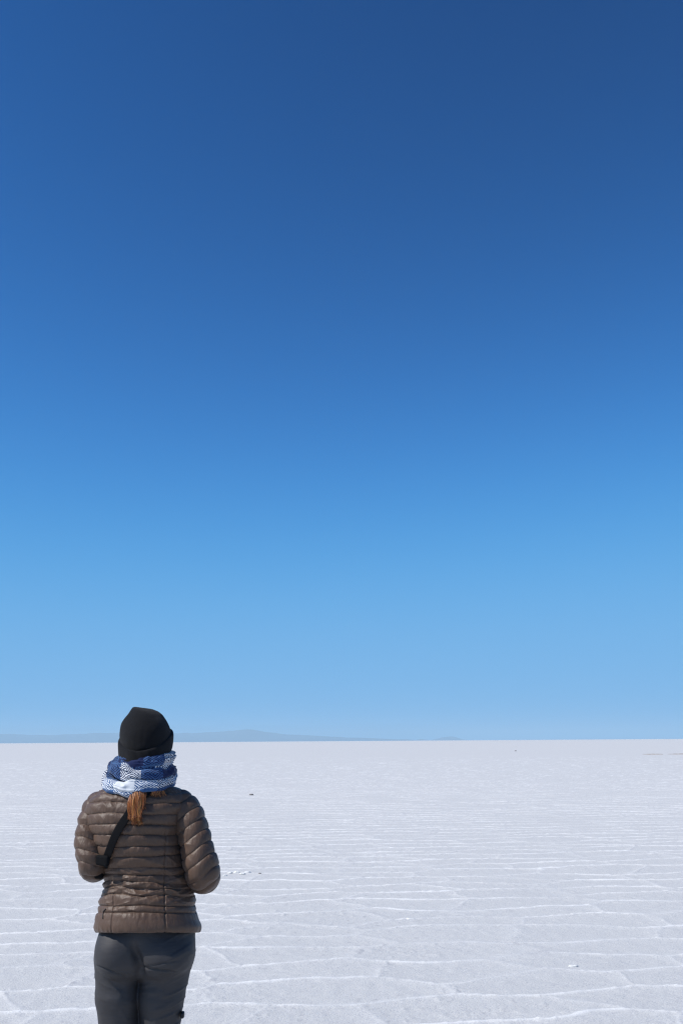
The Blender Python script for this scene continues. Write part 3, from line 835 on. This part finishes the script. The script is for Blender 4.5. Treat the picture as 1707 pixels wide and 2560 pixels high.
# ---- scarf: four overlapping turns round the neck
def scarf_band(cx, cy, rxpx, ry, hgt, thick, tilt, seed, wpx, voff, dy=0.0, urot=0.0, vs=1.0):
    q_ = (853.5 + (wpx - 853.5) * (D - 0.85 * ry) / D - cx) / rxpx                           # a white warp stripe starts where the photo shows one
    uoff = (math.acos(q_) if abs(q_) <= 1 else pi + (abs(q_) - 1) * 1.2) * (rxpx / PXM + ry) / 2
    n, m = 72, 420
    c0 = mz(cx, cy, dy); rx = rxpx / PXM
    a = np.linspace(0, 2 * pi, m, endpoint=False)
    sx, sy = np.cos(a), -np.sin(a)
    th = np.linspace(0, 2 * pi, n, endpoint=False)
    G = np.zeros((n, m, 3)); vv = np.zeros((n, m))
    wob = 0.009 * vn(sx * 1.7, sy * 1.7, 0.5, seed) + 0.003 * vn(sx * 4, sy * 4, 0.5, seed + 1)
    for i, t in enumerate(th):
        o_ = np.sign(np.cos(t)) * abs(np.cos(t)) ** 0.8 * thick; h_ = np.sin(t) * hgt * (1 + 0.40 * vn(sx * 2.3, sy * 2.3, 3.3, seed + 9))
        # rolled folds along the turn
        fold = 0.0042 * (1 - 2 * np.abs(vn(sx * 2.2, sy * 2.2, h_ * 95 + sx * 1.3 + seed, seed + 2))) + 0.0025 * vn(sx * 7, sy * 7, h_ * 60, seed + 3)
        if np.cos(t) < -0.2: fold = fold * 0
        G[i, :, 0] = c0[0] + (rx - thick + o_ + fold) * sx
        G[i, :, 1] = c0[1] + (ry - thick + o_ + fold) * sy
        G[i, :, 2] = c0[2] + h_ + wob + tilt[0] * sx * rx + tilt[1] * sy * ry
        vv[i] = voff + (t if t < pi * 1.5 else t - 2 * pi) * (hgt + thick) * 0.72 * vs + urot * sx * rx + 0.004 * vn(sx * 3, sy * 3, 2.2, seed + 5)
    Q = grid_faces(n, m, True)
    last = np.stack([(n - 1) * m + np.arange(m), (n - 1) * m + (np.arange(m) + 1) % m, (np.arange(m) + 1) % m, np.arange(m)], 1)
    uu = np.repeat((a * (rx + ry) / 2)[None, :], n, 0)
    # u runs to the right across the back: a = pi (left) .. 0 (right)
    uu = uoff - uu
    return G.reshape(-1, 3), np.concatenate([Q, last]), np.stack([uu, vv], -1).reshape(-1, 2)
def build_scarf():
    Vs, Qs, Us = [], [], []; off = 0
    def add(r):
        nonlocal off
        Vs.append(r[0]); Qs.append(r[1] + off); Us.append(r[2]); off += len(r[0])
    # cx, cy, half width px, depth radius, half height, thickness, tilt(x, y)
    add(scarf_band(360, 1918, 70, 0.094, 0.050, 0.030, (0.0, 0.10), 241, 388, 0.164))      # inner turn
    add(scarf_band(361, 1886, 62, 0.082, 0.020, 0.015, (-0.06, 0.05), 201, 388, 0.164))
    add(scarf_band(365, 1901, 74, 0.099, 0.024, 0.019, (0.10, 0.10), 211, 236, 0.150))
    add(scarf_band(357, 1922, 84, 0.113, 0.025, 0.021, (-0.07, 0.14), 221, 299, 0.164))
    add(scarf_band(350, 1948, 92, 0.125, 0.029, 0.023, (0.03, 0.20), 231, 284, 0.272))
    V = np.concatenate(Vs); 
    me = quads(V, np.concatenate(Qs), 'scarf'); uvmap(me, np.concatenate(Us))
    return link('scarf', me, M['scarf'], person)
build_scarf()

# ---- hair: a loose ponytail coming out from under the scarf
def build_hair():
    rng = np.random.default_rng(8)
    Vs, Qs, Us = [], [], []; off = 0
    def strand(pts, r0, tone):
        nonlocal off
        t = np.linspace(0, 1, 22); C = cr(pts, t)
        T = np.gradient(C, axis=0); T /= np.linalg.norm(T, axis=1, keepdims=True)
        B = np.cross(T, [0.1, 1, 0.1]); B /= np.linalg.norm(B, axis=1, keepdims=True); Nn = np.cross(T, B)
        r = r0 * (1 - 0.75 * t ** 3)
        a = np.linspace(0, 2 * pi, 5, endpoint=False)
        G = C[:, None, :] + r[:, None, None] * (B[:, None, :] * np.cos(a)[None, :, None] + Nn[:, None, :] * np.sin(a)[None, :, None])
        Vs.append(G.reshape(-1, 3)); Qs.append(grid_faces(22, 5, True) + off); off += 110
        Us.append(np.tile([[tone, 0.5]], (110, 1)))
    def P(x, y, off_): return on_back(x, y, off_)[0]
    A0 = [P(x, 1992, 0.012) for x in (323, 345, 367)]; 
    rows = [(1978, 327, 367), (1996, 324, 366), (2015, 321, 363), (2034, 323, 356), (2050, 330, 355), (2063, 338, 359)]
    cache = []
    for (y, xa, xb) in rows:
        cache.append([on_back(xa + (xb - xa) * f, y, 0.0) for f in np.linspace(0, 1, 7)])
    for k in range(900):
        f = rng.random(); lay = rng.random()
        clump = np.floor(f * 9) / 9 + 0.055 + rng.normal(0, 0.02)
        wave = rng.normal(0, 0.05)
        end = 0.45 + 0.55 * rng.random() ** 0.8 * (0.75 + 0.25 * math.sin(clump * 29))
        tone = np.clip(0.45 + 0.3 * math.sin(clump * 37) + rng.normal(0, 0.2) - 0.25 * (f < 0.15), 0, 1)
        pts = []
        for i, row in enumerate(cache):
            g = np.clip(f * (1 - 0.10 * i) + clump * 0.10 * i + 0.05 * math.sin(i * 1.5 + clump * 21) + wave * i * 0.35, 0, 0.999) * 6
            j = int(g); p = row[j][0] * (1 - (g - j)) + row[min(j + 1, 6)][0] * (g - j); n = row[j][1]
            bulge = math.sin(pi * min(max(f, 0.02), 0.98)) ** 0.6 * (0.022 - 0.0022 * i) * (0.35 + 0.65 * lay) + 0.004
            pts.append(p + n * bulge)
        m_ = 2 + int(end * 4.0)
        pts = pts[:m_]
        # flick at the tip
        tip = pts[-1] + (pts[-1] - pts[-2]) * 0.5 + np.array([rng.normal(0.001, 0.004), -0.002, rng.normal(0, 0.004)])
        pts.append(tip)
        strand(pts, 0.00055 + 0.0003 * rng.random(), tone)
    for k in range(40):                             # thin wisps pulled to the right under the scarf
        x0 = 372 + rng.random() * 36; y0 = 1982; x1 = x0 + 4 + rng.random() * 6; y1 = 1990 + rng.random() * 9 * (1 - abs(x0 - 388) / 30)
        pts = [P(x0, y0, 0.010), P((x0 + x1) / 2, (y0 + y1) / 2, 0.007), P(x1, y1, 0.005)]
        strand(pts, 0.0008, np.clip(0.5 + rng.normal(0, 0.2), 0, 1))
    me = quads(np.concatenate(Vs), np.concatenate(Qs), 'hair'); uvmap(me, np.concatenate(Us))
    link('hair', me, M['hair'], person)
build_hair()

# ================================================================== the bag slung across the back
def build_bag():
    bag = bpy.data.objects.new('shoulder_bag', None); scene.collection.objects.link(bag)
    bag.location = BASE + mz(262, 2160); org = mz(262, 2160)
    tag(bag, 'black bag on a wide black strap slung across the back of the brown jacket', 'bag')
    path = [(396, 1960), (374, 1978), (348, 2002), (334, 2020), (322, 2038), (303, 2067), (289, 2094), (279, 2121), (271, 2145), (267, 2162)]
    pn = [on_back(x, y, 0.0075) for x, y in path]
    pts = cr([p[0] for p in pn], np.linspace(0, 1, 90)) - org; nr = cr([p[1] for p in pn], np.linspace(0, 1, 90))
    ribbon(pts, 0.028, 0.0030, nr, 'strap', M['strap'], bag)
    # the strap's front half, over the far shoulder and down the chest
    front = [mz(396, 1960, -0.06), mz(410, 1950, -0.01), mz(412, 1958, 0.04)] 
    fr = [np.array(p) for p in front] + [np.array([0.03, 0.135, 1.30]), np.array([-0.04, 0.150, 1.18]), np.array([-0.12, 0.13, 1.10])]
    C = cr(fr, np.linspace(0, 1, 60)) - org
    ribbon(C, 0.031, 0.003, np.tile([0.0, 1.0, 0.15], (60, 1)), 'strap', M['strap'], bag)
    # pouch tucked between the left arm and the body
    f = Field((-0.12, -0.14, -0.12), (0.10, 0.22, 0.10), 0.004)
    u = [np.array([x, y, z]) for x in (-0.010, 0.004) for y in (-0.070, 0.06) for z in (-0.030, 0.004)]
    for a_ in range(8):
        for b_ in range(a_ + 1, 8): f.cap(u[a_], u[b_], 0.007, 0.007, 0.005)
    V, Q = f.mesh(); V = relax(V, Q, 3)
    link('pouch', quads(V, Q, 'pouch'), M['bag'], bag)
    # wide tab that joins strap and pouch
    f = Field((-0.10, -0.16, -0.08), (0.08, 0.04, 0.08), 0.003)
    a, b = mz(244, 2150, -0.108) - org, mz(268, 2153, -0.118) - org
    for dz in (-0.010, 0.0, 0.010): f.cap(a + (0, 0, dz), b + (0, 0, dz), 0.006, 0.008, 0.004)
    V, Q = f.mesh(); V = relax(V, Q, 2)
    link('strap_pad', quads(V, Q, 'pad'), M['bag'], bag)
build_bag()

# ================================================================== haze: thin air between here and the mountains
def build_haze():
    x, y0, y1, z0, z1 = 71000, -61000, 76500, -9.5, 640
    V = np.array([(sx * x, yy, zz) for zz in (z0, z1) for yy in (y0, y1) for sx in (-1, 1)], float)
    Q = np.array([(0, 2, 3, 1), (4, 5, 7, 6), (0, 1, 5, 4), (2, 6, 7, 3), (0, 4, 6, 2), (1, 3, 7, 5)])
    m = bpy.data.materials.new('thin haze'); m.use_nodes = True; t = m.node_tree; t.nodes.clear()
    v = t.nodes.new('ShaderNodeVolumePrincipled'); o = t.nodes.new('ShaderNodeOutputMaterial')
    v.inputs['Color'].default_value = (0.46, 0.675, 0.82, 1); v.inputs['Density'].default_value = 4.2e-5; v.inputs['Anisotropy'].default_value = 0.0
    t.links.new(v.outputs[0], o.inputs['Volume'])
    tag(link('haze', quads(V, Q, 'haze'), m, smooth=False), kind='stuff')
build_haze()
